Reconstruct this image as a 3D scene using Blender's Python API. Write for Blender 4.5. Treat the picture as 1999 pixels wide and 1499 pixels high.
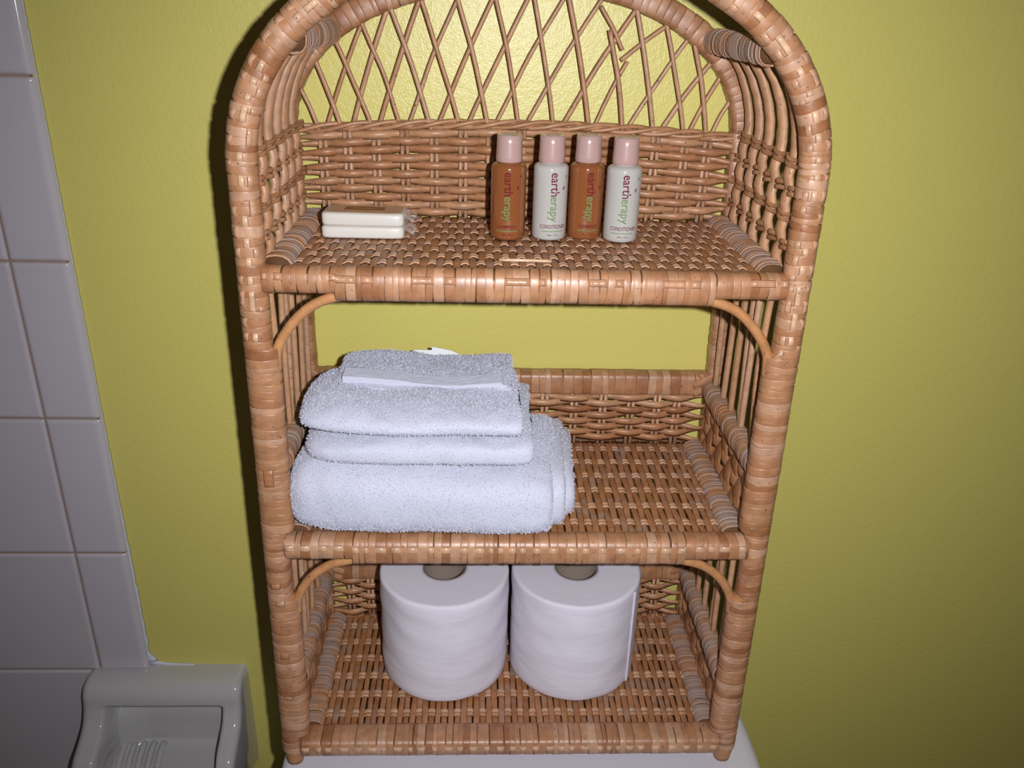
import bpy, math, random
from mathutils import Vector, Matrix, noise
random.seed(7)
R = random.Random(11)
pi = math.pi
for o in list(bpy.data.objects): bpy.data.objects.remove(o)
scene = bpy.context.scene
col = scene.collection

# ------------------------------------------------------------------ camera
CR = Vector((0.99907, -0.033745, 0.02685)); CU = Vector((-0.010539, 0.412675, 0.910817)); CF = Vector((0.041815, 0.910253, -0.411936))
CP = Vector((-0.03478, -0.56395, 0.63097))
cam = bpy.data.cameras.new('camera'); cam.sensor_width = 36.0; cam.sensor_fit = 'HORIZONTAL'
cam.lens = 1653.37 / 1999 * 36.0; cam.clip_start = 0.02
camo = bpy.data.objects.new('camera', cam); col.objects.link(camo)
camo.matrix_world = Matrix(((CR.x, CU.x, -CF.x, CP.x), (CR.y, CU.y, -CF.y, CP.y), (CR.z, CU.z, -CF.z, CP.z), (0, 0, 0, 1)))
scene.camera = camo
# ------------------------------------------------------------------ world: dim bathroom ambient
w = bpy.data.worlds.new('world'); scene.world = w; w.use_nodes = True
bg = w.node_tree.nodes['Background']; bg.inputs[0].default_value = (1.0, 0.80, 0.62, 1); bg.inputs[1].default_value = 0.035
# ------------------------------------------------------------------ camera flash
fl = bpy.data.lights.new('camera_flash', 'SPOT'); fl.energy = 25.0; fl.color = (0.95, 0.95, 1.0)
fl.shadow_soft_size = 0.006; fl.spot_size = math.radians(110); fl.spot_blend = 1.0
flo = bpy.data.objects.new('camera_flash', fl); col.objects.link(flo)
flo.matrix_world = camo.matrix_world.copy()
flo.location = CP + CR * 0.045 + CU * 0.008
# ------------------------------------------------------------------ colour management
vs = scene.view_settings; vs.view_transform = 'Standard'; vs.look = 'None'; vs.gamma = 1.0; vs.use_curve_mapping = False; vs.exposure = 0.0

# ------------------------------------------------------------------ helpers
class MB:
    def __init__(s): s.v = []; s.f = []
    def add(s, vs, fs):
        n = len(s.v); s.v += [tuple(p) for p in vs]; s.f += [tuple(i + n for i in f) for f in fs]
    def build(s, name, mat, parent=None, smooth=True, mats=None, midx=None):
        me = bpy.data.meshes.new(name); me.from_pydata(s.v, [], s.f)
        if mat: me.materials.append(mat)
        for m in (mats or []): me.materials.append(m)
        if smooth: me.polygons.foreach_set('use_smooth', [True] * len(me.polygons))
        if midx: me.polygons.foreach_set('material_index', midx)
        me.update()
        o = bpy.data.objects.new(name, me); col.objects.link(o)
        if parent: o.parent = parent
        return o
    def sweep(s, pts, Ns, Bs, prof, cap=True):
        """prof: list of (u,v) or function(i)->list"""
        m = None; vs = []
        for i, p in enumerate(pts):
            pr = prof(i) if callable(prof) else prof
            m = len(pr)
            for (u, v) in pr: vs.append(p + Ns[i] * u + Bs[i] * v)
        fs = []
        for i in range(len(pts) - 1):
            for k in range(m):
                k2 = (k + 1) % m
                fs.append((i * m + k, i * m + k2, (i + 1) * m + k2, (i + 1) * m + k))
        if cap:
            fs.append(tuple(range(m))[::-1]); fs.append(tuple((len(pts) - 1) * m + k for k in range(m)))
        s.add(vs, fs)
    def lathe(s, prof, c, m=32):
        vs = []; n = len(prof)
        for k in range(m):
            a = 2 * pi * k / m
            for (r, z) in prof: vs.append((c[0] + r * math.cos(a), c[1] + r * math.sin(a), c[2] + z))
        fs = []
        for k in range(m):
            k2 = (k + 1) % m
            for i in range(n - 1):
                fs.append((k * n + i, k2 * n + i, k2 * n + i + 1, k * n + i + 1))
        s.add(vs, fs)
    def box(s, a, b):
        x0, y0, z0 = a; x1, y1, z1 = b
        s.add([(x0,y0,z0),(x1,y0,z0),(x1,y1,z0),(x0,y1,z0),(x0,y0,z1),(x1,y0,z1),(x1,y1,z1),(x0,y1,z1)],
              [(3,2,1,0),(4,5,6,7),(0,1,5,4),(1,2,6,5),(2,3,7,6),(3,0,4,7)])

def circ(r, m=8, r2=None): return [(r * math.cos(2*pi*k/m), (r2 or r) * math.sin(2*pi*k/m)) for k in range(m)]
def flat(wd, t):
    a, b = wd / 2, t / 2
    return [(-a, 0), (-a*.7, -b), (a*.7, -b), (a, 0), (a*.7, b), (-a*.7, b)]
def frames(pts, ref):
    """ref: fixed reference vector for N"""
    Ns, Bs = [], []
    for i in range(len(pts)):
        t = (pts[min(i+1, len(pts)-1)] - pts[max(i-1, 0)]).normalized()
        b = t.cross(ref).normalized(); n = b.cross(t).normalized()
        Ns.append(n); Bs.append(b)
    return Ns, Bs
def spl(ctrl, n):
    """Catmull-Rom through control points"""
    P = [Vector(c) for c in ctrl]; P = [P[0]*2 - P[1]] + P + [P[-1]*2 - P[-2]]
    out = []
    segs = len(P) - 3
    for j in range(n + 1):
        t = j / n * segs; i = min(int(t), segs - 1); t -= i
        a, b, c, d = P[i:i+4]
        out.append(0.5 * ((2*b) + (c-a)*t + (2*a-5*b+4*c-d)*t*t + (3*b-a-3*c+d)*t**3))
    return out
def empty(name, loc=(0, 0, 0)):
    o = bpy.data.objects.new(name, None); o.empty_display_size = .05; o.location = loc; col.objects.link(o); return o
def tag(o, label=None, cat=None, group=None, kind=None):
    for k, v in (('label', label), ('category', cat), ('group', group), ('kind', kind)):
        if v: o[k] = v
    return o

# ------------------------------------------------------------------ materials
def newmat(name):
    m = bpy.data.materials.new(name); m.use_nodes = True
    return m, m.node_tree, m.node_tree.nodes['Principled BSDF']
def bump(nt, b, scale, strength, dist=0.001, detail=2, coord='Object', vec_scale=None):
    tc = nt.nodes.new('ShaderNodeTexCoord'); nz = nt.nodes.new('ShaderNodeTexNoise'); bp = nt.nodes.new('ShaderNodeBump')
    nz.inputs['Scale'].default_value = scale; nz.inputs['Detail'].default_value = detail
    src = tc.outputs[coord]
    if vec_scale:
        mp = nt.nodes.new('ShaderNodeMapping'); mp.inputs['Scale'].default_value = vec_scale
        nt.links.new(src, mp.inputs[0]); src = mp.outputs[0]
    nt.links.new(src, nz.inputs['Vector']); nt.links.new(nz.outputs['Fac'], bp.inputs['Height'])
    bp.inputs['Strength'].default_value = strength; bp.inputs['Distance'].default_value = dist
    nt.links.new(bp.outputs[0], b.inputs['Normal'])
    return nz
def plain(name, c, rough=.5, spec=.5, coat=0, bmp=None):
    m, nt, b = newmat(name)
    b.inputs['Base Color'].default_value = (*c, 1); b.inputs['Roughness'].default_value = rough
    b.inputs['Specular IOR Level'].default_value = spec; b.inputs['Coat Weight'].default_value = coat; b.inputs['Coat Roughness'].default_value = .05
    if bmp: bump(nt, b, *bmp)
    return m
def cane(name, stops, rough=.42, spec=.45, dust=0.0, dustc=(.29, .228, .205)):
    m, nt, b = newmat(name); L = nt.links.new; N = nt.nodes.new
    oi = N('ShaderNodeObjectInfo'); ge = N('ShaderNodeNewGeometry'); ad = N('ShaderNodeMath'); fr = N('ShaderNodeMath'); fr.operation = 'FRACT'
    L(oi.outputs['Random'], ad.inputs[0]); L(ge.outputs['Random Per Island'], ad.inputs[1]); L(ad.outputs[0], fr.inputs[0])
    cr = N('ShaderNodeValToRGB'); e = cr.color_ramp.elements
    while len(e) < len(stops): e.new(0.5)
    for i, c in enumerate(stops): e[i].position = i / (len(stops) - 1); e[i].color = (*c, 1)
    L(fr.outputs[0], cr.inputs[0])
    tc = N('ShaderNodeTexCoord')
    n1 = N('ShaderNodeTexNoise'); n1.inputs['Scale'].default_value = 120; n1.inputs['Detail'].default_value = 4; L(tc.outputs['Object'], n1.inputs['Vector'])
    mr = N('ShaderNodeMapRange'); mr.inputs[1].default_value = .3; mr.inputs[2].default_value = .7; mr.inputs[3].default_value = .80; mr.inputs[4].default_value = 1.12
    L(n1.outputs['Fac'], mr.inputs[0])
    mx = N('ShaderNodeVectorMath'); mx.operation = 'SCALE'; L(cr.outputs[0], mx.inputs[0]); L(mr.outputs[0], mx.inputs[3])
    # dark flecks in the skin of the cane
    n2 = N('ShaderNodeTexNoise'); n2.inputs['Scale'].default_value = 420; n2.inputs['Detail'].default_value = 1; L(tc.outputs['Object'], n2.inputs['Vector'])
    m2 = N('ShaderNodeMapRange'); m2.inputs[1].default_value = .70; m2.inputs[2].default_value = .78; L(n2.outputs['Fac'], m2.inputs[0])
    mf = N('ShaderNodeMix'); mf.data_type = 'RGBA'; L(m2.outputs[0], mf.inputs[0]); L(mx.outputs[0], mf.inputs[6]); mf.inputs[7].default_value = (.13, .055, .025, 1)
    out = mf.outputs[2]
    if dust:
        n3 = N('ShaderNodeTexNoise'); n3.inputs['Scale'].default_value = 60; n3.inputs['Detail'].default_value = 5; L(tc.outputs['Object'], n3.inputs['Vector'])
        m3 = N('ShaderNodeMapRange'); m3.inputs[1].default_value = .62 - dust * .4; m3.inputs[2].default_value = .80 - dust * .3; m3.inputs[4].default_value = min(1, .5 + dust * .5); L(n3.outputs['Fac'], m3.inputs[0])
        md = N('ShaderNodeMix'); md.data_type = 'RGBA'; L(m3.outputs[0], md.inputs[0]); L(out, md.inputs[6]); md.inputs[7].default_value = (*dustc, 1)
        out = md.outputs[2]
    L(out, b.inputs['Base Color'])
    b.inputs['Roughness'].default_value = rough; b.inputs['Specular IOR Level'].default_value = spec
    bp = N('ShaderNodeBump'); bp.inputs['Strength'].default_value = .25; bp.inputs['Distance'].default_value = .0006
    L(n1.outputs['Fac'], bp.inputs['Height']); L(bp.outputs[0], b.inputs['Normal'])
    return m
C_D = (.285, .114, .045); C_M = (.365, .165, .074); C_T = (.42, .215, .110); C_L = (.485, .285, .175)
M_wrap = cane('cane_wrap', [C_M, C_T, C_D, C_T, C_L, C_M, C_T], rough=.42, spec=.7)
M_run = cane('cane_runner', [C_T, C_L, (.62, .40, .24), C_L], rough=.36)
M_brown = cane('cane_brown', [C_D, C_M, (.34, .145, .055), C_M], rough=.45, dust=.25)
M_weft = cane('cane_weft', [C_T, C_L, (.55, .33, .19), C_T], rough=.42, dust=.1)
M_weave = cane('cane_weaver', [C_D, C_T, C_M, (.46, .25, .13), C_M], rough=.38)
M_stake = cane('cane_stake', [C_T, C_L, C_T, (.50, .29, .16)], rough=.42)
M_brace = cane('cane_brace', [(.42, .19, .075), (.46, .22, .09)], rough=.4)
M_dust = cane('cane_dusty', [C_M, (.40, .22, .12), C_T], rough=.7, spec=.2, dust=.62)
M_core = plain('cane_core', (.10, .045, .018), .8, .2)

# ------------------------------------------------------------------ setting: wall
YW = 0.1775
def wall_material():
    m, nt, b = newmat('yellow_paint'); L = nt.links.new; N = nt.nodes.new
    tc = N('ShaderNodeTexCoord')
    n = N('ShaderNodeTexNoise'); n.inputs['Scale'].default_value = 6; n.inputs['Detail'].default_value = 3; L(tc.outputs['Object'], n.inputs['Vector'])
    cr = N('ShaderNodeValToRGB'); cr.color_ramp.elements[0].color = (.575, .512, .128, 1); cr.color_ramp.elements[1].color = (.605, .542, .146, 1)
    L(n.outputs['Fac'], cr.inputs[0]); L(cr.outputs[0], b.inputs['Base Color'])
    n2 = N('ShaderNodeTexNoise'); n2.inputs['Scale'].default_value = 620; n2.inputs['Detail'].default_value = 3; L(tc.outputs['Object'], n2.inputs['Vector'])
    n3 = N('ShaderNodeTexNoise'); n3.inputs['Scale'].default_value = 210; n3.inputs['Detail'].default_value = 2; L(tc.outputs['Object'], n3.inputs['Vector'])
    ad = N('ShaderNodeMath'); L(n2.outputs['Fac'], ad.inputs[0]); L(n3.outputs['Fac'], ad.inputs[1])
    bp = N('ShaderNodeBump'); bp.inputs['Strength'].default_value = .5; bp.inputs['Distance'].default_value = .0006
    L(ad.outputs[0], bp.inputs['Height']); L(bp.outputs[0], b.inputs['Normal'])
    b.inputs['Roughness'].default_value = .36; b.inputs['Specular IOR Level'].default_value = .5
    return m
mb = MB(); mb.box((-1.3, YW, -.80), (1.3, YW + .1, 1.6)); wall = mb.build('wall_back', wall_material(), smooth=False)
tag(wall, 'yellow painted bathroom wall behind the wicker shelf', kind='structure')
mb = MB(); mb.box((-1.3, -1.6, -.86), (1.3, YW + .1, -.80)); fo = mb.build('floor', plain('floor_vinyl', (.30, .27, .23), .5, bmp=(30, .1)), smooth=False)
tag(fo, 'plain beige bathroom floor', kind='structure')

# tiles on the left part of the wall
def tile_mat():
    m, nt, b = newmat('tile_glaze'); L = nt.links.new; N = nt.nodes.new
    tc = N('ShaderNodeTexCoord'); n = N('ShaderNodeTexNoise'); n.inputs['Scale'].default_value = 9; n.inputs['Detail'].default_value = 2; L(tc.outputs['Object'], n.inputs['Vector'])
    cr = N('ShaderNodeValToRGB'); cr.color_ramp.elements[0].color = (.455, .43, .46, 1); cr.color_ramp.elements[1].color = (.50, .47, .505, 1)
    L(n.outputs['Fac'], cr.inputs[0]); L(cr.outputs[0], b.inputs['Base Color'])
    b.inputs['Roughness'].default_value = .12; b.inputs['Coat Weight'].default_value = .4; b.inputs['Coat Roughness'].default_value = .03
    return m
M_tile = tile_mat()
M_grout = plain('grout', (.30, .21, .17), .9, .2, bmp=(300, .4))
TX, TZ, TP = -.3928, -.0523, .1545
def tile_mesh(wd, ht, bull=False):
    """pillowed tile: grid with rolled edges; bull = right edge rounded down to the wall"""
    g = .0008; T = .0075
    xs = [g, g + .0006, g + .002, g + .004, wd - g - .004, wd - g - .002, wd - g - .0006, wd - g]
    fx = [.62, .86, 1, 1, 1, 1, .86, .62]
    if bull:
        xs = [g, g + .0006, g + .002, g + .004, wd - .0085, wd - .0065, wd - .0038, wd - .0016, wd - .0004, wd]
        fx = [.62, .86, 1, 1, 1, 1, .93, .72, .38, 0.0]
    zs = [g, g + .0006, g + .002, g + .004, ht - g - .004, ht - g - .002, ht - g - .0006, ht - g]; fz = [.62, .86, 1, 1, 1, 1, .86, .62]
    mb = MB(); nx, nz = len(xs), len(zs); vs = []
    for i, x in enumerate(xs):
        for j, z in enumerate(zs): vs.append((x, -T * min(fx[i], max(fz[j], .62 if not bull else fz[j])) , z))
    fs = [(i*nz+j, (i+1)*nz+j, (i+1)*nz+j+1, i*nz+j+1) for i in range(nx-1) for j in range(nz-1)]
    mb.add(vs, fs); return mb
first = {}
def put_tile(kind, wd, ht, x, z):
    if kind not in first:
        o = tile_mesh(wd, ht, kind == 'trim').build('tile', M_tile, wall); first[kind] = o
    else:
        o = first[kind].copy(); col.objects.link(o)
    o.location = (x, YW, z)
for k in range(-4, 7):
    z = TZ + k * TP
    for c in range(1, 4):
        if k == -1 and c == 0: continue
        put_tile('full', TP, TP, TX - .0525 - c * TP, z)
    if k != -1: put_tile('trim', .0525, TP, TX - .0525, z)
mb = MB(); mb.box((TX - .0525 - 3 * TP, YW - .0052, TZ - 4*TP), (TX - .004, YW + .001, TZ + 7*TP)); mb.build('grout', M_grout, wall, smooth=False)
# caulk bead along the tile edge, thick and ragged near the holder
mb = MB(); pts = []; prof = []
z = -.046
while z < .80:
    f = 1 / (1 + math.exp((z - .13) / .03))
    wd = .0011 + .0026 * f * (.6 + .8 * noise.noise(Vector((z * 90, 3, 0)))) + .0006 * noise.noise(Vector((z * 200, 1, 0)))
    if z < -.035: wd += .008 * (1 - (z + .046) / .011)
    pts.append(Vector((TX - .0008, YW - .0003, z))); prof.append(max(.0006, wd)); z += .0035
NX = [Vector((1, 0, 0))] * len(pts); BY = [Vector((0, 1, 0))] * len(pts)
mb.sweep(pts, NX, BY, lambda i: [(-.001, 0), (0, -.0022), (prof[i]*.6, -.0015), (prof[i], .0004)])
mb.build('caulk_bead', plain('caulk', (.55, .57, .62), .5), wall)
mb = MB(); pts = [Vector((TX + x, YW - .0002, -.0505 + .003 * math.exp(-x / .012))) for x in [i * .004 for i in range(0, 13)]]
mb.sweep(pts, [Vector((0, 0, 1))] * 13, [Vector((0, 1, 0))] * 13, lambda i: [(-.004, 0), (0, -.002), (.0004 + .004 * math.exp(-i / 3.5), -.001), (.0008 + .005 * math.exp(-i / 3.5), .0004)])
mb.build('caulk_bead', bpy.data.materials['caulk'], wall)

# ------------------------------------------------------------------ ceramic wall holder
def holder():
    root = empty('ceramic_holder', (-.372, YW, -.20))
    tag(root, 'grey white ceramic wall holder with recessed opening, below the bathroom tiles', 'wall holder')
    x0, x1 = -.457, -.287
    prof = spl([(0, .1775, -.0505), (0, .160, -.0508), (0, .1475, -.0545), (0, .1405, -.0640), (0, .1370, -.0780), (0, .1290, -.0915), (0, .1140, -.1010), (0, .0975, -.1090), (0, .088, -.1220),
                (0, .087, -.140), (0, .096, -.158), (0, .118, -.172), (0, .150, -.186), (0, .1775, -.198)], 84)
    # flatten arc parametrisation
    xs = []
    wdt = x1 - x0
    e = [0, .0008, .0022, .0045, .0075]
    xs = [x0 + t for t in e] + [x0 + .0075 + (wdt - .015) * i / 72 for i in range(1, 72)] + [x1 - t for t in e[::-1]]
    def edge(x):
        d = min(x - x0, x1 - x); r = .0075
        if d >= r: return 0
        return r - math.sqrt(max(0, r*r - (r - d)**2))
    def sm(a, b, t):
        t = max(0, min(1, (t - a) / (b - a))); return t*t*(3 - 2*t)
    vs = []; n = len(prof); nn = []
    for i, p in enumerate(prof):
        t = (prof[min(i+1, n-1)] - prof[max(i-1, 0)]).normalized()
        nn.append(Vector((0, -t.z, t.y)) * 1.0)  # candidate normal
    for x in xs:
        ed = edge(x)
        for i, p in enumerate(prof):
            nrm = nn[i]
            if nrm.dot(p - Vector((0, .150, -.125))) < 0: nrm = -nrm
            q = p - nrm * ed
            q = Vector((x, min(q.y, YW), q.z))
            # recess
            s = i / (n - 1)
            wz = sm(.285, .310, s) * (1 - sm(.70, .78, s))
            wx = sm(x0 + .0225, x0 + .030, x) * (1 - sm(x1 - .0235, x1 - .0195, x))
            k = wz * wx
            if k > 0:
                back = .168 - .010 * sm(.3, .75, s) - .012 * (1 - sm(x0 + .028, x0 + .060, x)) * sm(.30, .5, s)
                q.y = q.y + (back - q.y) * k
            vs.append(q)
    fs = [(i*n+j, i*n+j+1, (i+1)*n+j+1, (i+1)*n+j) for i in range(len(xs)-1) for j in range(n-1)]
    # side panels to the wall
    m = MB(); m.add(vs, fs)
    for xi in (0, len(xs) - 1):
        base = len(m.v); m.v += [(xs[xi], YW, vs[xi*n+j].z) for j in range(n)]
        for j in range(n-1): m.f.append((xi*n+j, xi*n+j+1, base+j+1, base+j))
    mt = plain('holder_glaze', (.44, .43, .43), .10, .5, coat=.5)
    m.v = [(a - root.location.x, b - root.location.y, c - root.location.z) for a, b, c in m.v]
    m.build('body', mt, root)
    # raised ribs of the tray and the dark drain ring
    for k in range(6):
        x = -.436 + k * .0105
        r = MB(); pts = spl([(x, .1560, -.148), (x + .001, .1500, -.1415), (x + .001, .138, -.1435), (x + .001, .124, -.150)], 12)
        Ns, Bs = frames(pts, Vector((1, 0, 0))); r.sweep(pts, Ns, Bs, circ(.0034, 8))
        r.v = [(a - root.location.x, b - root.location.y, c - root.location.z) for a, b, c in r.v]
        r.build('tray_rib', mt, root)
    return root
holder()

# ------------------------------------------------------------------ toilet tank under the shelf
M_porc = plain('porcelain', (.62, .60, .66), .12, .5, coat=.3)
toilet = empty('toilet', (.012, .0, -.80)); tag(toilet, 'white porcelain toilet tank lid under the wicker shelf', 'toilet')
def selo(a, b, n, m=64): return [(a * math.copysign(abs(math.cos(t))**(2/n), math.cos(t)), b * math.copysign(abs(math.sin(t))**(2/n), math.sin(t))) for t in [2*pi*k/m for k in range(m)]]
def loft(mb, rings):
    m = len(rings[0]); vs = [p for r in rings for p in r]
    fs = [(i*m+k, i*m+(k+1) % m, (i+1)*m+(k+1) % m, (i+1)*m+k) for i in range(len(rings)-1) for k in range(m)]
    fs += [tuple(range(m))[::-1], tuple((len(rings)-1)*m+k for k in range(m))]
    mb.add(vs, fs)
def rl(zs, n, yc): return [[(x, y + yc, z + .80) for x, y in selo(a, b, n)] for (a, b, z) in zs]
m = MB(); loft(m, rl([(.208, .158, -.038), (.217, .167, -.034), (.220, .170, -.024), (.220, .170, -.010), (.2175, .1675, -.004), (.212, .162, -.0008), (.205, .155, .0), (.10, .07, .0)], 3.1, .005)); m.build('tank_lid', M_porc, toilet)
m = MB(); loft(m, rl([(.165, .115, -.40), (.18, .125, -.385), (.195, .142, -.20), (.203, .150, -.036)], 4, .018)); m.build('tank_body', M_porc, toilet)
m = MB(); loft(m, rl([(.11, .17, -.80), (.10, .16, -.74), (.11, .17, -.60), (.17, .27, -.46), (.185, .31, -.42), (.185, .31, -.405), (.17, .29, -.40)], 2.4, -.18)); m.build('bowl', M_porc, toilet)

# ------------------------------------------------------------------ WICKER SHELF
shelf = empty('wicker_shelf', (0, 0, 0))
tag(shelf, 'brown woven wicker shelf with an arched lattice top, standing on the toilet tank', 'shelf')
D = 0.165
ZT, ZM, ZB = .4534, .2344, .0249
def hw(z): return .1941 - .0123 * (z - .0249)
Y1 = Vector((0, 1, 0)); X1 = Vector((1, 0, 0)); Z1 = Vector((0, 0, 1))

class Hoop:
    def __init__(s, xf, z0, b, y, zlow, xg=None):
        xg = xg or xf
        P = []
        n = 60
        for i in range(n): z = zlow + (z0 - zlow) * i / n; P.append(Vector((-xf(z), y, z)))
        a = xf(z0)
        for i in range(161):
            t = pi - pi * i / 160; c, sn = math.cos(t), math.sin(t); e = 2 / 2.12
            P.append(Vector(((a if c < 0 else xg(z0)) * math.copysign(abs(c)**e, c), y, z0 + b * abs(sn)**e)))
        for i in range(1, n + 1): z = z0 + (zlow - z0) * i / n; P.append(Vector((xg(z), y, z)))
        s.P = P; s.c = [0]
        for i in range(1, len(P)): s.c.append(s.c[-1] + (P[i] - P[i-1]).length)
        s.len = s.c[-1]
    def at(s, d):
        d = max(0, min(s.len - 1e-6, d)); lo, hi = 0, len(s.c) - 1
        while hi - lo > 1:
            m = (lo + hi) // 2
            if s.c[m] <= d: lo = m
            else: hi = m
        t = (d - s.c[lo]) / (s.c[hi] - s.c[lo]); p = s.P[lo].lerp(s.P[hi], t)
        T = (s.P[min(lo+2, len(s.P)-1)] - s.P[max(lo-1, 0)]).normalized()
        N = T.cross(Y1).normalized()            # in plane
        return p, T, N
class Line:
    def __init__(s, a, b, N): s.a, s.b = Vector(a), Vector(b); s.len = (s.b - s.a).length; s.N = Vector(N)
    def at(s, d): return s.a.lerp(s.b, d / s.len), (s.b - s.a).normalized(), s.N

def sup(th, a, b, n):
    c, s_ = math.cos(th), math.sin(th)
    return a * math.copysign(abs(c)**(2/n), c), b * math.copysign(abs(s_)**(2/n), s_)
def ring(mb, p, T, N, B, a, b, n, wd, h, skew=0, ph=0, m=16, lo=-.0001):
    prof = [(-.5, lo), (-.475, h * .85), (-.39, h), (.39, h * .92), (.475, h * .8), (.5, lo)]
    vs = []
    for k in range(m):
        th = 2*pi*k/m
        for (o, hh) in prof:
            u, v = sup(th, a + hh, b + hh, n)
            vs.append(p + N * u + B * v + T * (o * wd + skew * math.cos(th + ph)))
    q = len(prof)
    fs = [(k*q+i, ((k+1) % m)*q+i, ((k+1) % m)*q+i+1, k*q+i+1) for k in range(m) for i in range(q-1)]
    mb.add(vs, fs)
def wrap(path, parent, part, sect, width, mat, s0=0, s1=None, jit=.45, skew=.0014, h=.00036, m=16, seed=1, cap=None, stuff=None):
    """one object for each turn of cane; sect(p)->(shift vector, a, b, n)"""
    rr = random.Random(seed); s1 = s1 if s1 is not None else path.len; s = s0; cnt = 0; cuts = []
    while s < s1:
        wd = min(width * (1 + rr.uniform(-jit, jit)), max(.0012, s1 - s))
        p, T, N = path.at(s + wd / 2); B = T.cross(N).normalized()
        sh, a, b, n = sect(p)
        mb = stuff if stuff is not None else MB()
        ring(mb, p + sh, T, N, B, a, b, n, wd * 1.02, h * rr.uniform(.4, 1.6), skew * rr.uniform(-1, 1), rr.uniform(-.6, .6), m)
        if stuff is None: mb.build(part, mat, parent)
        cuts.append((s, s + wd)); s += wd; cnt += 1
    return cuts
def core(path, parent, name, sect, mat, n=120, s0=0, s1=None, inset=.0006, m=14):
    s1 = s1 if s1 is not None else path.len
    pts, Ns, Bs, pr = [], [], [], []
    for i in range(n + 1):
        p, T, N = path.at(s0 + (s1 - s0) * i / n); sh, a, b, e = sect(p)
        pts.append(p + sh); Ns.append(N); Bs.append(T.cross(N).normalized())
        pr.append([sup(2*pi*k/m, a - inset, b - inset, e) for k in range(m)])
    mb = MB(); mb.sweep(pts, Ns, Bs, lambda i: pr[i]); return mb.build(name, mat, parent)
def runner(path, parent, cuts, sect, th, wd, mat, pattern, part='runner_strip'):
    """a lengthwise strip that dives over and under the turns of the wrap"""
    pts, Ns, Bs = [], [], []
    for j, (a0, a1) in enumerate(cuts):
        over = pattern(j)
        for f in (.12, .5, .88):
            s = a0 + (a1 - a0) * f
            p, T, N = path.at(s); B = T.cross(N).normalized(); sh, a, b, n = sect(p)
            hgt = (.0010 if f == .5 else .0007) if over else -.0012
            u, v = sup(th, a + hgt, b + hgt, n); u2, v2 = sup(th + .05, a + hgt, b + hgt, n)
            nrm = (N * math.cos(th) + B * math.sin(th)).normalized()
            pts.append(p + sh + N * u + B * v); Bs.append(nrm); Ns.append(T.cross(nrm).normalized())
    mb = MB(); mb.sweep(pts, Ns, Bs, [(-wd/2, -.0003), (-wd*.4, .0005), (wd*.4, .0005), (wd/2, -.0003)])
    return mb.build(part, mat, parent)

# --- front frame
front = Hoop(hw, .525, .141, 0.0, .002)
def fsect(p):
    a = .0097; sh = Vector((0, 0, 0)); sgn = -1 if p.x < 0 else 1
    if (.252 < p.z < .403) or (.040 < p.z < .186):
        a += .0026; sh = Vector((-sgn * .0026, -.0004, 0))
    if p.z < .016: a -= .0022 * (1 - p.z / .016); 
    return sh, a, .0097 if p.z > .016 else a, 2.3
ff = core(front, shelf, 'front_frame', fsect, M_brace, 320)
cuts = wrap(front, ff, 'frame_wrap', fsect, .00535, M_wrap, .016, front.len - .016, seed=5)
ncut = len(cuts)
rr = random.Random(3)
up = [c for c in cuts if front.at(c[0])[0].z > .405]
for th, prob in ((1.05, .5), (1.65, .45), (2.2, .4)):
    pat = [rr.random() < prob for _ in up]
    runner(front, ff, up, fsect, th, .0042, M_run, lambda j, pat=pat: pat[j] and not (j and pat[j-1] and rr.random() < .6))
low = [c for c in cuts if front.at(c[0])[0].z < .405 and front.at(c[0])[0].x < 0]
pat = [rr.random() < .12 for _ in low]; runner(front, ff, low, fsect, 1.5, .0075, M_brown, lambda j: pat[j])

# --- front rails (each with the brace cane bound in under its middle)
def rail(z, xe, a, b, n, drop, y=0.0, width=.0055, xin=.131, seed=1, runp=None, name='front_rail', mat=M_wrap, part='rail_wrap', th=None, bow=0, rw=.0052):
    path = Line((-xe, y, z), (xe, y, z), (0, 0, 1))
    def sect(p):
        d = drop if abs(p.x) < xin else 0
        zz = bow * (1 - (p.x / xe)**2)
        return Vector((0, 0, -d / 2 + zz)), b + d / 2, a, n
    c = core(path, shelf, name, sect, M_core, 80)
    cu = wrap(path, c, part, sect, width, mat, seed=seed, skew=.0009)
    if runp:
        for t in th: runner(path, c, cu, sect, t, rw, M_run, runp)
    return c
# N is +Z, T is +X so B = T x N = -Y (towards the viewer)
rail(ZT, hw(ZT) - .008, .0092, .0092, 2.5, .0052, seed=21, runp=lambda j: (j * 7 % 11) in (0, 3, 4, 8), th=(1.2,))
rail(ZM, hw(ZM) - .008, .0105, .0094, 3.0, .0050, seed=22, runp=lambda j: j % 2 == 0, th=(1.35,), width=.0058)
rail(ZB, hw(ZB) - .008, .0125, .0088, 4.0, .0000, seed=23, runp=lambda j: j % 2 == 0, th=(1.55,), width=.0056)
# --- corner brace canes
for zr, pts in ((ZT, [(.1780, .384), (.1757, .4025), (.1645, .4205), (.1500, .4342), (.1345, .4408), (.118, .4430)]),
                (ZM, [(.1800, .168), (.1778, .1842), (.1675, .2022), (.1520, .2150), (.1345, .2205), (.118, .2225)])):
    for s in (-1, 1):
        P = spl([(s * x, -.0012, z) for x, z in pts], 24); Ns, Bs = frames(P, Y1)
        mb = MB(); mb.sweep(P, Ns, Bs, circ(.0037, 10)); mb.build('corner_brace', M_brace, shelf)

# --- back frame
def bx(z): return .1925 + (.0015 if z > .5 else 0)
def bxr(z): return .1935 - .0075 * max(0, min(1, (z - .30) / .23))
back = Hoop(bx, .530, .1185, D, .002, bxr)
def bsect(p): return Vector((0, 0, 0)), .0092, .0090, 4.5
bf = core(back, shelf, 'back_frame', bsect, M_core, 260)
wrap(back, bf, 'back_frame_wrap', bsect, .0066, M_wrap, .010, back.len - .010, seed=8, h=.0006, skew=.0006)
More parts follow.
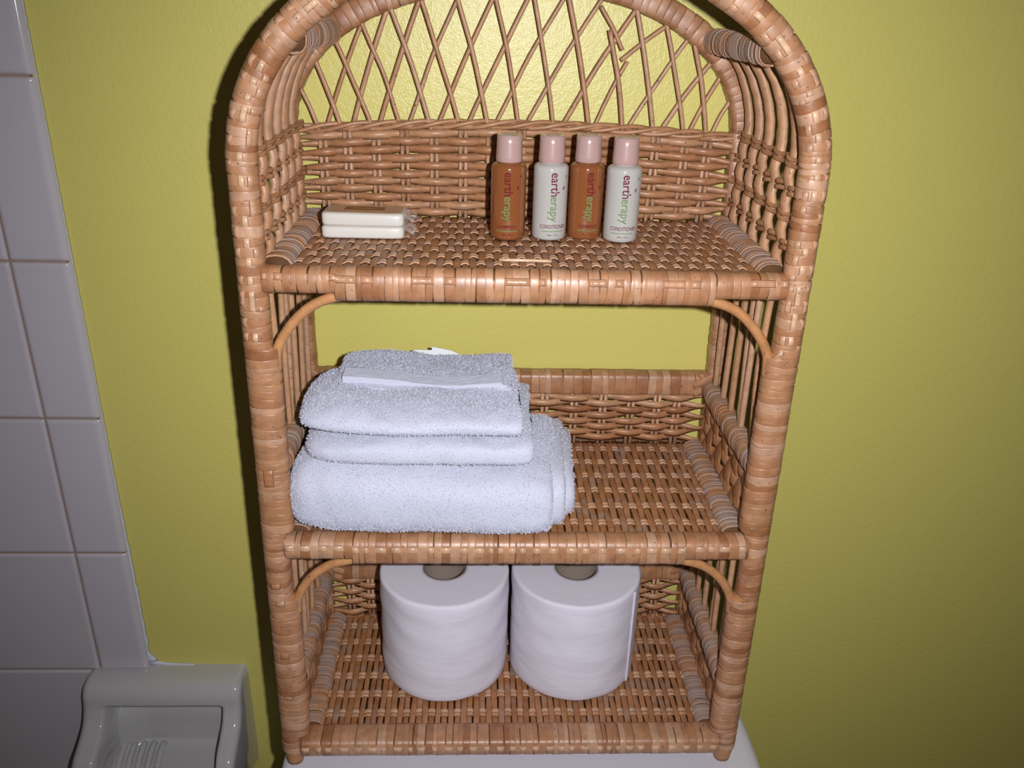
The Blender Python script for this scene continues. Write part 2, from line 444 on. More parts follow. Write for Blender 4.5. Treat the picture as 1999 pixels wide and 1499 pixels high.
# --- back rails
def brail(z, hh, seed, name='back_rail', mat=M_wrap):
    path = Line((-.186, D, z), (.186, D, z), (0, 0, 1)); sect = lambda p: (Vector((0, 0, 0)), hh, .0085, 5)
    c = core(path, shelf, name, sect, M_core, 20); wrap(path, c, 'back_rail_wrap', sect, .0085, mat, seed=seed, h=.0005, skew=.0006)
brail(.3046, .0105, 31); brail(.0900, .0098, 32); brail(.4465, .0085, 33); brail(.2330, .0075, 34); brail(.0245, .0075, 35)
# --- side rails
def srail(sx, z, a, b, width, mat, seed, name='side_rail', y0=.010, y1=.156, h=.0009, part='side_rail_wrap'):
    path = Line((sx, y0, z), (sx, y1, z), (0, 0, 1)); sect = lambda p: (Vector((0, 0, 0)), b, a, 2.4)
    c = core(path, shelf, name, sect, M_core, 16); wrap(path, c, part, sect, width, mat, seed=seed, h=h, skew=.0012)
for s in (-1, 1):
    srail(s * .1740, .4560, .0105, .0105, .0031, M_dust, 41 + s)
    srail(s * .1770, .2370, .0105, .0095, .0048, M_dust, 44 + s)
    srail(s * .1800, .0270, .0105, .0095, .0048, M_dust, 47 + s)
    srail(s * .1850, .3030, .0078, .0085, .0060, M_dust, 51 + s, 'side_upper_rail', part='side_upper_wrap')
    srail(s * .1870, .0900, .0078, .0085, .0060, M_dust, 54 + s, 'side_upper_rail', part='side_upper_wrap')
    srail(s * .1520, .6060, .0085, .0085, .0031, M_dust, 57 + s, 'arch_crossbar', part='crossbar_wrap')

# --- woven shelf surfaces
def weave(zs, xe, rows, A=.0010, p=.0058):
    y0, y1 = .004, .163
    n = int(2 * xe / p); rr = random.Random(int(zs * 1e4))
    for i in range(n + 1):
        x = -xe + 2 * xe * i / n + rr.uniform(-.0004, .0004); wd = .0057 * rr.uniform(.88, 1.08); dx = rr.uniform(-.0006, .0006)
        pts = []; N = 26
        for k in range(N + 1):
            y = y0 + (y1 - y0) * k / N
            # row phase
            u = 0
            if y <= rows[0]: u = (y - rows[0]) / (rows[1] - rows[0])
            elif y >= rows[-1]: u = len(rows) - 1 + (y - rows[-1]) / (rows[-1] - rows[-2])
            else:
                for j in range(len(rows) - 1):
                    if rows[j] <= y <= rows[j+1]: u = j + (y - rows[j]) / (rows[j+1] - rows[j])
            pts.append(Vector((x + dx * math.sin(u * pi / 2), y, zs + A * math.cos(pi * (u + i)))))
        Ns, Bs = frames(pts, X1); mb = MB(); mb.sweep(pts, Ns, Bs, flat(wd, .0010)); mb.build('shelf_strip', M_brown, shelf)
    for j, y in enumerate(rows):
        for d in (-.0023, .0023):
            pts = []
            for k in range(n * 4 + 1):
                u = k / 4; x = -xe + 2 * xe * u / n
                pts.append(Vector((x, y + d + .0004 * math.sin(u * .9 + j), zs - (A + .0001) * math.cos(pi * (u + j)))))
            Ns, Bs = frames(pts, Y1); mb = MB(); mb.sweep(pts, Ns, Bs, flat(.0045, .0010)); mb.build('shelf_weaver', M_weft, shelf)
weave(.4600, .1665, [.0215 + .0178 * k for k in range(8)])
weave(.2412, .1690, [.0235 + .0250 * k for k in range(6)])
weave(.0318, .1715, [.0240 + .0238 * k for k in range(6)])

# --- woven back panels
STK = [-.1638, -.1436, -.1199, -.0964, -.0721, -.0480, -.0251, .0005, .0301, .0584, .0860, .1129, .1380, .1572]
def back_panel(zs, xe, ztop_of_stakes, zlow, top=None, seed=1, hh=.0040):
    rr = random.Random(seed); xs = STK
    def idx(x):
        if x <= xs[0]: return (x - xs[0]) / .022
        if x >= xs[-1]: return len(xs) - 1 + (x - xs[-1]) / .022
        for i in range(len(xs) - 1):
            if xs[i] <= x <= xs[i+1]: return i + (x - xs[i]) / (xs[i+1] - xs[i])
    for x in xs:
        for d in (-.0022, .0022):
            P = [Vector((x + d + rr.uniform(-.0005, .0005), D - .0035, zlow)), Vector((x + d, D - .0035, (zlow + ztop_of_stakes) / 2)), Vector((x + d, D - .0035, ztop_of_stakes))]
            Ns, Bs = frames(P, X1); mb = MB(); mb.sweep(P, Ns, Bs, circ(.0019, 6)); mb.build('back_stake', M_stake, shelf)
    for k, z in enumerate(zs):
        n = 84; pts = []; hs = []; ph = rr.uniform(0, 6)
        for i in range(n + 1):
            x = -xe + 2 * xe * i / n; u = idx(x)
            bow = (top(x) if top else 0) * (z - zs[0]) / (zs[-1] - zs[0])
            endf = min(1, max(0, (xe - abs(x)) / .022))
            pts.append(Vector((x, D - .0035 - .0030 * math.cos(pi * (u + k)) , z + bow + .0006 * math.sin(u * .8 + ph) + (1 - endf) * .0012 * (1 if k % 2 else -1))))
            hs.append(hh * (.42 + .58 * endf) * (.93 + .14 * noise.noise(Vector((x * 60, k, seed)))))
        Ns, Bs = frames(pts, Z1); mb = MB(); mb.sweep(pts, Ns, Bs, lambda i: [(-hs[i], 0), (-hs[i]*.75, -.0009), (0, -.0012), (hs[i]*.75, -.0009), (hs[i], 0), (0, .0008)])
        mb.build('back_weaver', M_weave, shelf)
dome = lambda x: .0075 * (1 - (x / .185)**2)
back_panel([.4640 + .0060 * k for k in range(12)], .185, .536, .452, dome, 61)
back_panel([.2480 + .0060 * k for k in range(8)], .185, .298, .236, None, 62, .0042)
back_panel([.0370 + .0066 * k for k in range(7)], .185, .085, .026, None, 63, .0044)
# braid along the top of the upper panel
for q in range(3):
    pts = []
    for i in range(181):
        x = -.187 + .374 * i / 180; t = x * 2 * pi / .075 + q * 2 * pi / 3
        pts.append(Vector((x, D - .0045 - .0028 * math.cos(t), .5305 + dome(x) + .0026 * math.sin(t))))
    Ns, Bs = frames(pts, Z1); mb = MB(); mb.sweep(pts, Ns, Bs, circ(.0019, 6)); mb.build('braid_strand', M_weave, shelf)

# --- lattice of thin canes in the arch: (x, z) at each end
BK = [(-.1759,.5558,-.1662,.5339),(-.1641,.5788,-.1474,.5335),(-.1484,.5964,-.1214,.5329),(-.1268,.6093,-.0981,.5338),(-.105,.6236,-.074,.5352),(-.0813,.6297,-.0503,.5369),(-.0529,.6305,-.027,.5383),
      (-.0232,.6312,-.002,.5397),(.0069,.6321,.0265,.5407),(.0344,.631,.0561,.5402),(.0679,.6121,.0841,.5387),(.0885,.625,.1101,.5373),(.1134,.6144,.1356,.537),(.1359,.6055,.1548,.5362),(.0597,.6291,.0793,.5972)]
FW = [(-.1613,.5332,-.1288,.6085),(-.1398,.5337,-.1087,.6187),(-.1184,.5342,-.0829,.6264),(-.0947,.5347,-.0533,.6282),(-.0702,.5361,-.0248,.6312),(-.0457,.5371,.0029,.6319),(-.0232,.5376,.0281,.6282),(.0031,.5398,.0573,.6279),
      (.0338,.5405,.0855,.6223),(.0608,.5403,.0846,.5888),(.0791,.5894,.1094,.6124),(.0879,.5388,.131,.6042),(.1157,.5374,.1511,.5865),(.1403,.5371,.1592,.5729),(.1595,.5363,.169,.5538)]
rr = random.Random(9)
for L, yy, bowd in ((BK, D - .0040, 1), (FW, D - .0004, -1)):
    for k, (xa, za, xb, zb) in enumerate(L):
        broken = (L is BK and k in (10, 14)) or (L is FW and k == 9)
        A, B_ = Vector((xa, yy, za)), Vector((xb, yy, zb))
        if za > zb and not broken: A = A + (A - B_).normalized() * (.010 if za < .625 else .022)
        if zb > za and not broken: B_ = B_ + (B_ - A).normalized() * (.010 if zb < .625 else .022)
        lo = A if za < zb else B_
        if not (L is FW and k == 10) and not (L is BK and k == 14): lo.z -= .004
        bk = bowd * min(1, (B_ - A).length / .08)
        mid = A.lerp(B_, .5) + Vector((bk * (.0016 + rr.uniform(-.0008, .0012)), 0, .0006))
        P = spl([A, A.lerp(B_, .22) + Vector((bk*.001, 0, 0)), mid, A.lerp(B_, .8) + Vector((bk*.0012, 0, 0)), B_], 14); Ns, Bs = frames(P, Y1)
        r0 = .00185 * rr.uniform(.88, 1.12)
        mb = MB(); mb.sweep(P, Ns, Bs, circ(r0, 7)); mb.build('lattice_cane', M_stake, shelf)

# --- side stakes and weavers
def side(s):
    rr = random.Random(70 + s)
    rowz = [.480, .4985, .517, .5355]
    for k, y in enumerate((.026, .056, .086, .112, .140)):
        P = []
        zz = .452
        path = []
        while zz < .536: path.append((.1835, zz)); zz += .0046
        path += [(.1832, .545), (.1818, .556), (.178, .570), (.1715, .585), (.163, .597), (.153, .606)]
        for (x, z) in path:
            wv = 0
            if z < .54:
                u = (z - rowz[0]) / .0185; wv = -.0030 * abs(math.sin(pi * u))
            P.append(Vector((s * (x + wv), y + .0012 * math.sin(z * 60 + k), z)))
        Ns, Bs = frames(P, Y1); mb = MB(); mb.sweep(P, Ns, Bs, circ(.0062, 8, .0034)); mb.build('side_stake', M_stake, shelf)
    for j, z in enumerate(rowz):
        for d in (-.0020, .0020):
            P = []
            for i in range(49):
                y = .006 + .154 * i / 48
                P.append(Vector((s * (.1808 + .0020 * math.cos(2 * pi * y / .027 + j * pi)), y, z + d + .0008 * math.sin(y * 230))))
            Ns, Bs = frames(P, Z1); mb = MB(); mb.sweep(P, Ns, Bs, flat(.0034, .0022)); mb.build('side_weaver', M_weave, shelf)
    # open spokes above the two upper side rails, woven panels below them
    for (z0, zr, z1, x0, x1) in ((.240, .303, .446, .1870, .1845), (.030, .090, .228, .1895, .1870)):
        for k, y in enumerate((.030, .058, .066, .094, .120, .142)):
            a = Vector((s * x0, y + rr.uniform(-.003, .003), zr)); b = Vector((s * x1, y + rr.uniform(-.006, .006), z1)); mdl = a.lerp(b, .5) + Vector((rr.uniform(-.002, .001) * s, rr.uniform(-.003, .003), 0))
            P = spl([a, mdl, b], 10); Ns, Bs = frames(P, Y1); mb = MB(); mb.sweep(P, Ns, Bs, circ(.0034 * rr.uniform(.8, 1.15), 8, .0026)); mb.build('side_spoke', M_stake, shelf)
        for k in range(9):
            y = .020 + .0155 * k
            P = []
            for i in range(13):
                z = z0 + (zr - z0) * i / 12; P.append(Vector((s * (x0 - .002 - .0022 * math.cos(pi * (i / 4 + k))), y, z)))
            Ns, Bs = frames(P, Y1); mb = MB(); mb.sweep(P, Ns, Bs, flat(.0160, .0024)); mb.build('side_panel_strip', M_brown, shelf)
        for j in range(3):
            z = z0 + .012 + (zr - z0 - .02) * j / 2.4
            P = [Vector((s * (x0 - .002 + .0022 * math.cos(pi * ((y - .02) / .0155 + j + i * 0))), y, z + .003 * math.sin(y * 70 + j))) for i, y in enumerate([.008 + .150 * t / 60 for t in range(61)])]
            Ns, Bs = frames(P, Z1); mb = MB(); mb.sweep(P, Ns, Bs, flat(.0110, .0022)); mb.build('side_panel_weaver', M_weave, shelf)
side(-1); side(1)
# diagonal lashings where the back rails meet the back posts
for sx in (-1, 1):
    for zc in (.3046, .0900):
        for (x0, z0_, x1_, z1_) in ((.168, .000, .199, .019), (.170, -.008, .199, .009), (.174, .012, .197, -.012)):
            P = spl([(sx * x0, D - .0080, zc + z0_), (sx * (x0 * .7 + x1_ * .3), D - .0108, zc + z0_ * .7 + z1_ * .3), (sx * (x0 * .3 + x1_ * .7), D - .0112, zc + z0_ * .3 + z1_ * .7), (sx * x1_, D - .0085, zc + z1_)], 10)
            Ns, Bs = frames(P, Z1); mb = MB(); mb.sweep(P, Ns, Bs, flat(.0062, .0012)); mb.build('corner_lashing', M_weave, shelf)
# loose broken splinter lying on the top shelf edge
P = spl([(-.020, .0135, .4652), (.000, .0120, .4655), (.017, .0135, .4648)], 8); Ns, Bs = frames(P, Z1); mb = MB(); mb.sweep(P, Ns, Bs, flat(.0022, .0018)); mb.build('loose_splint', M_run, shelf)

# ------------------------------------------------------------------ toilet rolls
M_tissue = plain('tissue', (.66, .63, .70), .85, .15)
nt = M_tissue.node_tree; b = nt.nodes['Principled BSDF']
def tissue_nodes():
    L = nt.links.new; N = nt.nodes.new
    tc = N('ShaderNodeTexCoord'); mp = N('ShaderNodeMapping'); mp.inputs['Scale'].default_value = (18, 18, 70)
    n1 = N('ShaderNodeTexNoise'); n1.inputs['Scale'].default_value = 1; n1.inputs['Detail'].default_value = 2
    n2 = N('ShaderNodeTexNoise'); n2.inputs['Scale'].default_value = 700; n2.inputs['Detail'].default_value = 2
    L(tc.outputs['Object'], mp.inputs[0]); L(mp.outputs[0], n1.inputs['Vector']); L(tc.outputs['Object'], n2.inputs['Vector'])
    b1 = N('ShaderNodeBump'); b1.inputs['Distance'].default_value = .003; b1.inputs['Strength'].default_value = .35; L(n1.outputs['Fac'], b1.inputs['Height'])
    b2 = N('ShaderNodeBump'); b2.inputs['Distance'].default_value = .0006; b2.inputs['Strength'].default_value = .35; L(n2.outputs['Fac'], b2.inputs['Height']); L(b1.outputs[0], b2.inputs['Normal'])
    L(b2.outputs[0], b.inputs['Normal'])
tissue_nodes()
M_card = plain('cardboard', (.20, .155, .125), .85, .2, bmp=(400, .3))
def roll(cx, cy, lab, tail=None):
    zb, H, Rr, rh = .0343, .1100, .0608, .0205
    root = empty('toilet_roll', (cx, cy, zb)); tag(root, lab, 'toilet paper', 'toilet rolls on the bottom shelf')
    m = MB(); M_ = 96; prof = []
    prof = [(rh, .004), (rh, H - .001), (rh + .001, H)] + [(rh + (Rr - rh) * t, H + .00012 * math.sin(t * 90)) for t in [.1 * i for i in range(1, 10)]] + [(Rr - .0025, H), (Rr - .0008, H - .0008), (Rr, H - .003)]
    prof += [(Rr, H - .003 - (H - .006) * t / 22) for t in range(1, 22)] + [(Rr, .003), (Rr - .0010, .0008), (Rr - .004, 0), (rh, 0), (rh, .004)]
    vs = []; n = len(prof)
    for k in range(M_):
        a = 2 * pi * k / M_
        for (r, z) in prof:
            d = 0
            if r > Rr * .9: d = .0007 * noise.noise(Vector((math.cos(a) * 3 + cx * 90, math.sin(a) * 3, z * 60))) + 0.00028 * math.sin(z * 190 + 2.2 * math.sin(a * 2 + cx * 30))
            vs.append(((r + d) * math.cos(a), (r + d) * math.sin(a), z))
    fs = [(k*n+i, ((k+1) % M_)*n+i, ((k+1) % M_)*n+i+1, k*n+i+1) for k in range(M_) for i in range(n-1)]
    m.add(vs, fs); m.build('paper', M_tissue, root)
    m = MB(); m.lathe([(rh - .0016, .001), (rh - .0016, H - .0012), (rh + .0003, H - .0010), (rh + .0003, .001), (rh - .0016, .001)], (0, 0, 0), 40); m.build('cardboard_tube', M_card, root)
    if tail is not None:
        m = MB(); vs = []; K = 26
        for i in range(K + 1):
            a = tail + 1.5 * i / K
            lift = .0009 * max(0, 1 - i / 2.5) + .0007 - .0006 * i / K
            for z in (.002, .03, .06, .09, H - .002): vs.append(((Rr + lift) * math.cos(a), (Rr + lift) * math.sin(a), z))
        fs = [(i*5+j, (i+1)*5+j, (i+1)*5+j+1, i*5+j+1) for i in range(K) for j in range(4)]
        nv = len(vs); vs += [(x * .975, y * .975, z) for x, y, z in vs]; fs += [tuple(q + nv for q in f)[::-1] for f in fs]
        fs += [(j, j+1, nv+j+1, nv+j) for j in range(4)]
        m.add(vs, fs); m.build('loose_end', M_tissue, root)
    return root
roll(-.0630, .0940, 'left white toilet paper roll on the bottom shelf, no loose end showing')
roll(.0615, .0940, 'right white toilet paper roll on the bottom shelf, its loose paper end showing', tail=-.62)

# ------------------------------------------------------------------ towels
def terry(name, c):
    m, nt, b = newmat(name)
    b.inputs['Base Color'].default_value = (*c, 1); b.inputs['Roughness'].default_value = .95; b.inputs['Specular IOR Level'].default_value = .1
    b.inputs['Sheen Weight'].default_value = .15
    bump(nt, b, 900, .5, .0012, 2); return m
M_terry = terry('white_terry', (.52, .53, .62))
M_band = plain('towel_band', (.52, .53, .62), .8, .2, bmp=(60, .5, .001, 1, 'Object', (1, 22, 22)))
def slab(x0, x1, y0, y1, z0, z1, ml=5, mr=12, nf=3.0, seed=0, amp=.0032, nx=90, M_=72, skx=0, top=None):
    """soft folded layer: superelliptic section in y,z with a rounded left fold and a squarer right end"""
    cx, cy, cz = (x0+x1)/2, (y0+y1)/2, (z0+z1)/2; hx, hy, hz = (x1-x0)/2, (y1-y0)/2, (z1-z0)/2
    m = MB(); rings = []
    for i in range(nx + 1):
        t = -math.cos(pi * i / nx); e = ml if t < 0 else mr
        t = max(-.9985, min(.9985, t)); sc = max(0, 1 - abs(t)**e)**(1/e)
        r = []
        for k in range(M_):
            th = 2*pi*k/M_; u, v = sup(th, hy * (sc*.35 + .65 if t > 0 else sc*.55 + .45), hz * sc, nf)
            p = Vector((cx + hx * t + skx * (u / hy), cy + u, cz + v))
            q = p * 22 + Vector((seed * 3.1, 0, 0))
            d = noise.noise_vector(q) * amp + noise.noise_vector(p * 75 + Vector((seed, 0, 0))) * amp * .3
            if top and v > 0: d.z += top(p.x, p.y) * (v / hz)
            if v < 0: d.z = max(d.z, 0) * .3
            r.append(p + d)
        rings.append(r)
    mm = len(rings[0]); vs = [p for r in rings for p in r]
    fs = [(i*mm+(k+1) % mm, i*mm+k, (i+1)*mm+k, (i+1)*mm+(k+1) % mm) for i in range(nx) for k in range(mm)]
    fs += [tuple(range(mm)), tuple(nx*mm+k for k in range(mm))[::-1]]
    m.add(vs, fs); return m
def pile(m, n, seed, ln=.0016):
    n = int(n * 2.6)
    """tiny terry loops standing off a layer"""
    rr = random.Random(seed); out = MB(); V = [Vector(v) for v in m.v]; tri = []; acc = 0; cum = []
    for f in m.f:
        if len(f) != 4: continue
        a, b_, c, d = (V[i] for i in f); nrm = (c - a).cross(d - b_)
        ar = nrm.length / 2
        if ar < 1e-12: continue
        acc += ar; cum.append(acc); tri.append((a, b_, c, d, nrm.normalized()))
    import bisect
    cen = sum(V, Vector()) / len(V)
    sg = 1 if sum(t[4].dot(t[0] - cen) for t in tri) > 0 else -1
    for _ in range(n):
        a, b_, c, d, nm = tri[min(len(tri)-1, bisect.bisect(cum, rr.random() * acc))]
        nm = nm * sg
        if nm.z < -.75: continue
        u, v = rr.random(), rr.random(); p = a.lerp(b_, u).lerp(d.lerp(c, u), v)
        dr = (nm + Vector((rr.gauss(0, .45), rr.gauss(0, .45), rr.gauss(0, .45) - .15))).normalized()
        sd = dr.cross(Vector((rr.gauss(0, 1), rr.gauss(0, 1), rr.gauss(0, 1)))).normalized() * .00030
        l = ln * rr.uniform(.5, 1.1); p = p - nm * .0003
        out.add([p - sd, p + sd, p + dr * l + sd * .7, p + dr * l - sd * .7], [(0, 1, 2, 3)])
    return out
ZS = .2428
def layer(root, seed, n, part='fold', **k):
    m = slab(seed=seed, **k); loc = root.location
    pl = pile(m, n, seed)
    for q in (m, pl): q.v = [(a - loc.x, b_ - loc.y, c - loc.z) for a, b_, c in q.v]
    m.build(part, M_terry, root); tag(pl.build('terry_pile', M_terry, root, smooth=False), kind='stuff')
ta = empty('folded_towel', (-.07, .05, ZS)); tag(ta, 'thick folded white terry towel at the bottom of the stack on the middle shelf', 'towel', 'folded towels on the middle shelf')
layer(ta, 1, 26000, x0=-.176, x1=.0290, y0=-.0155, y1=.118, z0=ZS, z1=.3045, ml=4.5, mr=14, nf=3.2, top=lambda x, y: .012 * max(0, -x - .06) / .1, skx=.004)
layer(ta, 2, 5000, x0=-.08, x1=.0385, y0=-.004, y1=.122, z0=ZS, z1=.2990, ml=6, mr=14, nf=3.0, skx=.004, amp=.0016, nx=60)
layer(ta, 3, 4000, x0=-.08, x1=.0470, y0=.010, y1=.124, z0=ZS, z1=.2900, ml=6, mr=9, nf=2.8, skx=.003, amp=.0016, nx=60)
tb = empty('folded_towel', (-.07, .05, .304)); tag(tb, 'thin folded white towel, in the middle of the towel stack', 'towel', 'folded towels on the middle shelf')
layer(tb, 4, 9000, x0=-.162, x1=.0095, y0=-.0080, y1=.114, z0=.3060, z1=.3300, ml=4, mr=11, nf=3.4, skx=.002)
tc_ = empty('folded_towel', (-.07, .05, .332)); tag(tc_, 'folded white washcloth on top of the towel stack, with a ribbed band across', 'towel', 'folded towels on the middle shelf')
layer(tc_, 5, 13000, x0=-.1665, x1=-.0010, y0=-.0125, y1=.104, z0=.3295, z1=.3540, ml=3.2, mr=14, nf=2.3, top=lambda x, y: .004 * max(0, -x - .06) / .1)
layer(tc_, 6, 7000, x0=-.145, x1=-.007, y0=.034, y1=.108, z0=.3500, z1=.3585, ml=4, mr=14, nf=2.6, top=lambda x, y: (.009 * max(0, -x - .08) / .08) * max(0, (y - .03) / .07) - .005 * math.exp(-((x + .06) / .03)**2))

mb = MB(); pts = []; K = 60
for i in range(K + 1):
    x = -.139 + .128 * i / K
    pts.append(Vector((x, .050 - .004 * i / K, .3598 + .0025 * max(0, -x - .08) / .06 - .0036 * math.exp(-((x + .06) / .03)**2) - .002 * (i > K - 2))))
pts = [p - tc_.location for p in pts]
rib = [(-.009 + .018 * j / 12, .0005 * (j % 2)) for j in range(13)]
mb.sweep(pts, [Y1] * (K + 1), [Z1] * (K + 1), rib + [(.009, -.006), (-.009, -.006)]); mb.build('woven_band', M_band, tc_, smooth=False)

# ------------------------------------------------------------------ paper slip behind the towels
m = MB()
P = [(-.098, .349), (-.088, .3560), (-.0735, .3560), (-.073, .3590), (-.056, .3555), (-.040, .347)]
vs = []
for yy in (.1125, .1131):
    vs += [(x, yy, z) for x, z in P] + [(x, yy, .325) for x, z in P]
n = 6; fs = [(i, i+1, n+i+1, n+i) for i in range(5)] + [tuple(q + 12 for q in (i+1, i, n+i, n+i+1)) for i in range(5)] + [(i+1, i, 12+i, 12+i+1) for i in range(5)] + [(0, 6, 18, 12), (11, 5, 17, 23)] + [(n+i, n+i+1, 12+n+i+1, 12+n+i) for i in range(5)]
m.add(vs, fs); pp = m.build('paper_slip', plain('white_paper', (.74, .76, .76), .7), smooth=False); tag(pp, 'crumpled white paper slip peeking out behind the top towel', 'paper')

# ------------------------------------------------------------------ toiletry bottles
def glossy(name, c, rough, sss=0):
    m, nt, b = newmat(name); b.inputs['Base Color'].default_value = (*c, 1); b.inputs['Roughness'].default_value = rough
    b.inputs['Coat Weight'].default_value = .6; b.inputs['Coat Roughness'].default_value = .04
    if sss: b.inputs['Subsurface Weight'].default_value = sss; b.inputs['Subsurface Radius'].default_value = (.006, .003, .0015); b.inputs['Subsurface Scale'].default_value = .5
    return m
M_amber = glossy('amber_shampoo', (.235, .078, .024), .12, .35)
M_milk = glossy('milky_conditioner', (.425, .415, .38), .12, .2)
M_cap = glossy('pink_cap', (.42, .275, .25), .25)
M_mar = plain('maroon_print', (.13, .008, .02), .7, .1); M_grn = plain('green_print', (.15, .23, .09), .7, .1)
def text_mesh(s, width=None, height=None):
    c = bpy.data.curves.new('t', 'FONT'); c.body = s; c.size = 1; c.resolution_u = 3; c.offset = .006
    o = bpy.data.objects.new('t', c); col.objects.link(o); dg = bpy.context.evaluated_depsgraph_get(); dg.update()
    me = bpy.data.meshes.new_from_object(o.evaluated_get(dg)); col.objects.unlink(o); bpy.data.objects.remove(o)
    vs = [v.co.copy() for v in me.vertices]; fs = [tuple(p.vertices) for p in me.polygons]; bpy.data.meshes.remove(me)
    x0 = min(v.x for v in vs); x1 = max(v.x for v in vs)
    k = width / (x1 - x0) if width else 1
    return [((v.x - x0) * k, v.y * k) for v in vs], fs, width
def on_cyl(pts, fs, R_, ph, f):
    """f maps text (x,y) -> (tangential, z)"""
    vs = []
    for (x, y) in pts:
        u, z = f(x, y); a = -pi/2 + ph + u / R_; vs.append((R_ * math.cos(a), R_ * math.sin(a), z))
    m = MB(); m.add(vs, fs); return m
def bottle(x, y, kind, lab, ph):
    root = empty(kind + '_bottle', (x, y, .4622)); tag(root, lab, 'bottle', 'toiletry bottles on the top shelf')
    Rb, H = .0134, .0570
    prof = [(0, .0012), (.0095, .0008), (.0115, 0), (.0128, .0008), (Rb, .0026)] + [(Rb, .0026 + (H - .0055) * i / 6) for i in range(1, 7)] + [(Rb - .0004, H - .0014), (Rb - .0016, H - .0003), (.0100, H + .0006), (.0088, H + .0010), (.0088, H + .0022), (0, H + .0022)]
    m = MB(); m.lathe(prof, (0, 0, 0), 40); bd = m.build('bottle_body', M_amber if kind == 'shampoo' else M_milk, root)
    rc, z0, z1 = .0101, H + .0014, .0782
    prof = [(0, z0), (rc - .0003, z0), (rc, z0 + .0006), (rc, z0 + .004), (rc - .0003, z0 + .0095), (rc - .0004, z0 + .014), (rc - .0006, z1 - .0008), (rc - .0014, z1 - .0001), (rc - .003, z1), (rc - .0036, z1 - .0006), (0, z1 - .0006)]
    m = MB(); m.lathe(prof, (0, 0, 0), 36); m.build('cap', M_cap, root)
    # vertical word, read downwards
    Rt = Rb + .00034
    full, _, W0 = text_mesh('eartherapy', .0365)
    e1, f1, _ = text_mesh('earth'); e2, f2, _ = text_mesh('erapy')
    w1 = max(p[0] for p in e1); w2 = max(p[0] for p in e2); k = .0370 / (w1 + w2 + .06)
    top = .0520
    on_cyl(e1, f1, Rt, ph, lambda a, b_: (b_ * k * 1.15 - .0022, top - a * k)).build('brand_print', M_mar, bd, smooth=False)
    on_cyl(e2, f2, Rt, ph, lambda a, b_: (b_ * k * 1.15 - .0022, top - (w1 + .06 + a) * k)).build('brand_print', M_grn, bd, smooth=False)
    word = 'SHAMPOO' if kind == 'shampoo' else 'CONDITIONER'; wd = .0150 if kind == 'shampoo' else .0215
    t, f_, _ = text_mesh(word, wd); kk = 1.35 if kind != 'shampoo' else 1.05
    on_cyl(t, f_, Rt, ph, lambda a, b_: (a - (wd / 2 if kind == 'shampoo' else wd * .47), .0098 + b_ * kk)).build('name_print', M_mar, bd, smooth=False)
    # faint line of small green print
    m = MB(); rr = random.Random(int(x * 1e4)); u = -.0085
    while u < .0085:
        l = rr.uniform(.0006, .0013); a0 = -pi/2 + ph + u / Rt; a1 = a0 + l / Rt
        m.add([(Rt*math.cos(a0), Rt*math.sin(a0), .0072), (Rt*math.cos(a1), Rt*math.sin(a1), .0072), (Rt*math.cos(a1), Rt*math.sin(a1), .0080), (Rt*math.cos(a0), Rt*math.sin(a0), .0080)], [(0, 1, 2, 3)]); u += l + .0004
    m.build('small_print', M_grn, bd, smooth=False)
    t, f_, _ = text_mesh('30ml  1 fl oz', .0090); on_cyl(t, f_, Rt, ph, lambda a, b_: (a - .0040, .0040 + b_)).build('volume_print', M_mar, bd, smooth=False)
    # little leaf strokes
    for (da, z, r_) in ((.62, .0405, .0011), (.80, .0490, .0008)):
        m = MB(); vs = []
        for q in range(10):
            t_ = 2*pi*q/10; uu = r_ * .55 * math.cos(t_) + .4 * r_ * math.sin(t_); zz = r_ * 1.5 * math.sin(t_); a = -pi/2 + ph + da + uu / Rt
            vs.append((Rt*math.cos(a), Rt*math.sin(a), z + zz))
        m.add(vs, [tuple(range(10))]); m.build('leaf_print', M_mar, bd, smooth=False)
bottle(-.0118, .0895, 'shampoo', 'amber shampoo bottle with a pink cap, leftmost of the four small bottles', -.10)
bottle(.0206, .0915, 'conditioner', 'milky conditioner bottle with a pink cap, standing between the two amber bottles', .12)
bottle(.0488, .0960, 'shampoo', 'amber shampoo bottle with a pink cap, standing between the two milky bottles', .10)
bottle(.0764, .0885, 'conditioner', 'milky conditioner bottle with a pink cap, rightmost of the four small bottles', -.02)

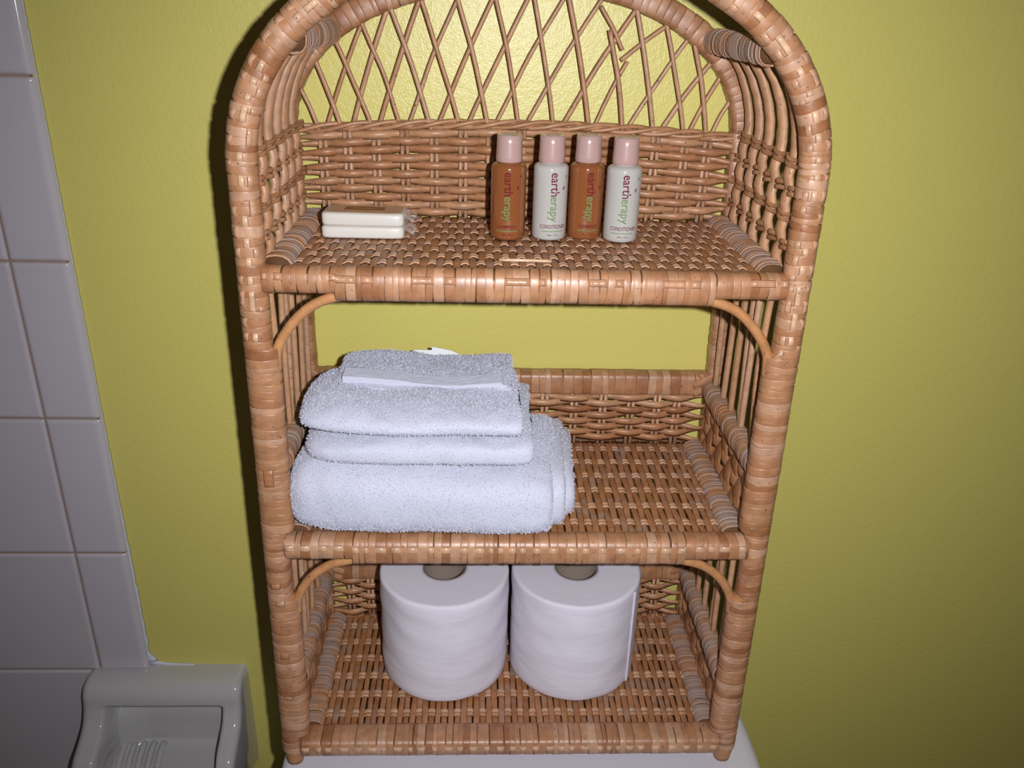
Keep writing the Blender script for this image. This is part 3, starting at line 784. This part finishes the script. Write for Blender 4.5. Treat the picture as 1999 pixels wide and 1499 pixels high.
# ------------------------------------------------------------------ wrapped soap bars
M_soap = plain('ivory_wrapper', (.58, .55, .50), .35, .4, coat=.2)
M_soaptop = plain('beige_wrapper', (.50, .34, .22), .3, .4, coat=.3)
M_lab = plain('brown_label', (.24, .095, .022), .4); M_gold = plain('gold_print', (.62, .42, .16), .35)
def film():
    m, nt, b = newmat('clear_film'); b.inputs['Base Color'].default_value = (1, .97, .93, 1); b.inputs['Roughness'].default_value = .08; b.inputs['Alpha'].default_value = .18; b.inputs['Specular IOR Level'].default_value = .8
    return m
M_film = film()
def soap(x, y, z, rz, H, lab, label=False):
    root = empty('soap_bar', (x, y, z)); root.rotation_euler = (0, 0, rz); tag(root, lab, 'soap', 'wrapped soap bars on the top shelf')
    hx, hy, r = .0315, .0150, .0022
    m = MB(); rings = []
    for (ins, zz) in ((.0016, 0), (.0004, .0006), (0, .002), (0, H - .002), (.0005, H - .0006), (.0018, H)):
        ring_ = []
        for k in range(32):
            t = 2*pi*(k + .5)/32; u, v = sup(t, hx - ins, hy - ins, 9); ring_.append((u, v, zz))
        rings.append(ring_)
    loft(m, rings); bar = m.build('wrapper', M_soap, root)
    mt = MB(); loft(mt, [[(u * .975, v * .95, H + d) for u, v, _ in rings[-1]] for d in (-.0004, .0002)]); mt.build('wrapper_top', M_soaptop, root, smooth=False)
    if label:
        m = MB(); m.box((-.0155, -.0045, H + .0001), (.0150, .0075, H + .0004)); m.build('brown_label', M_lab, root, smooth=False)
        t, f_, _ = text_mesh('Southern', .0185); m = MB(); m.add([(a - .0090, b_ * 1.25 - .0012, H + .00055) for a, b_ in t], f_); m.build('gold_lettering', M_gold, root, smooth=False)
    # crimped film end
    m = MB(); vs = []; K = 9
    for i in range(K):
        v = -hy + 2 * hy * i / (K - 1)
        for (dx, zz) in ((-.0005, H * .9), (.0035, H * .62 + .0012 * math.sin(i * 2.3)), (.0072, H * .35 + .0022 * math.sin(i * 1.7))): vs.append((hx + dx + .0008 * math.sin(i * 2.9), v, zz))
    m.add(vs, [(i*3+j, (i+1)*3+j, (i+1)*3+j+1, i*3+j+1) for i in range(K-1) for j in range(2)]); m.build('film_end', M_film, root, smooth=False)
soap(-.1228, .0900, .4622, -.01, .0092, 'wrapped ivory soap bar lying on the top shelf, lower of the two')
soap(-.1222, .0905, .4716, -.045, .0098, 'wrapped ivory soap bar with a brown gold-lettered label, stacked on another bar', True)
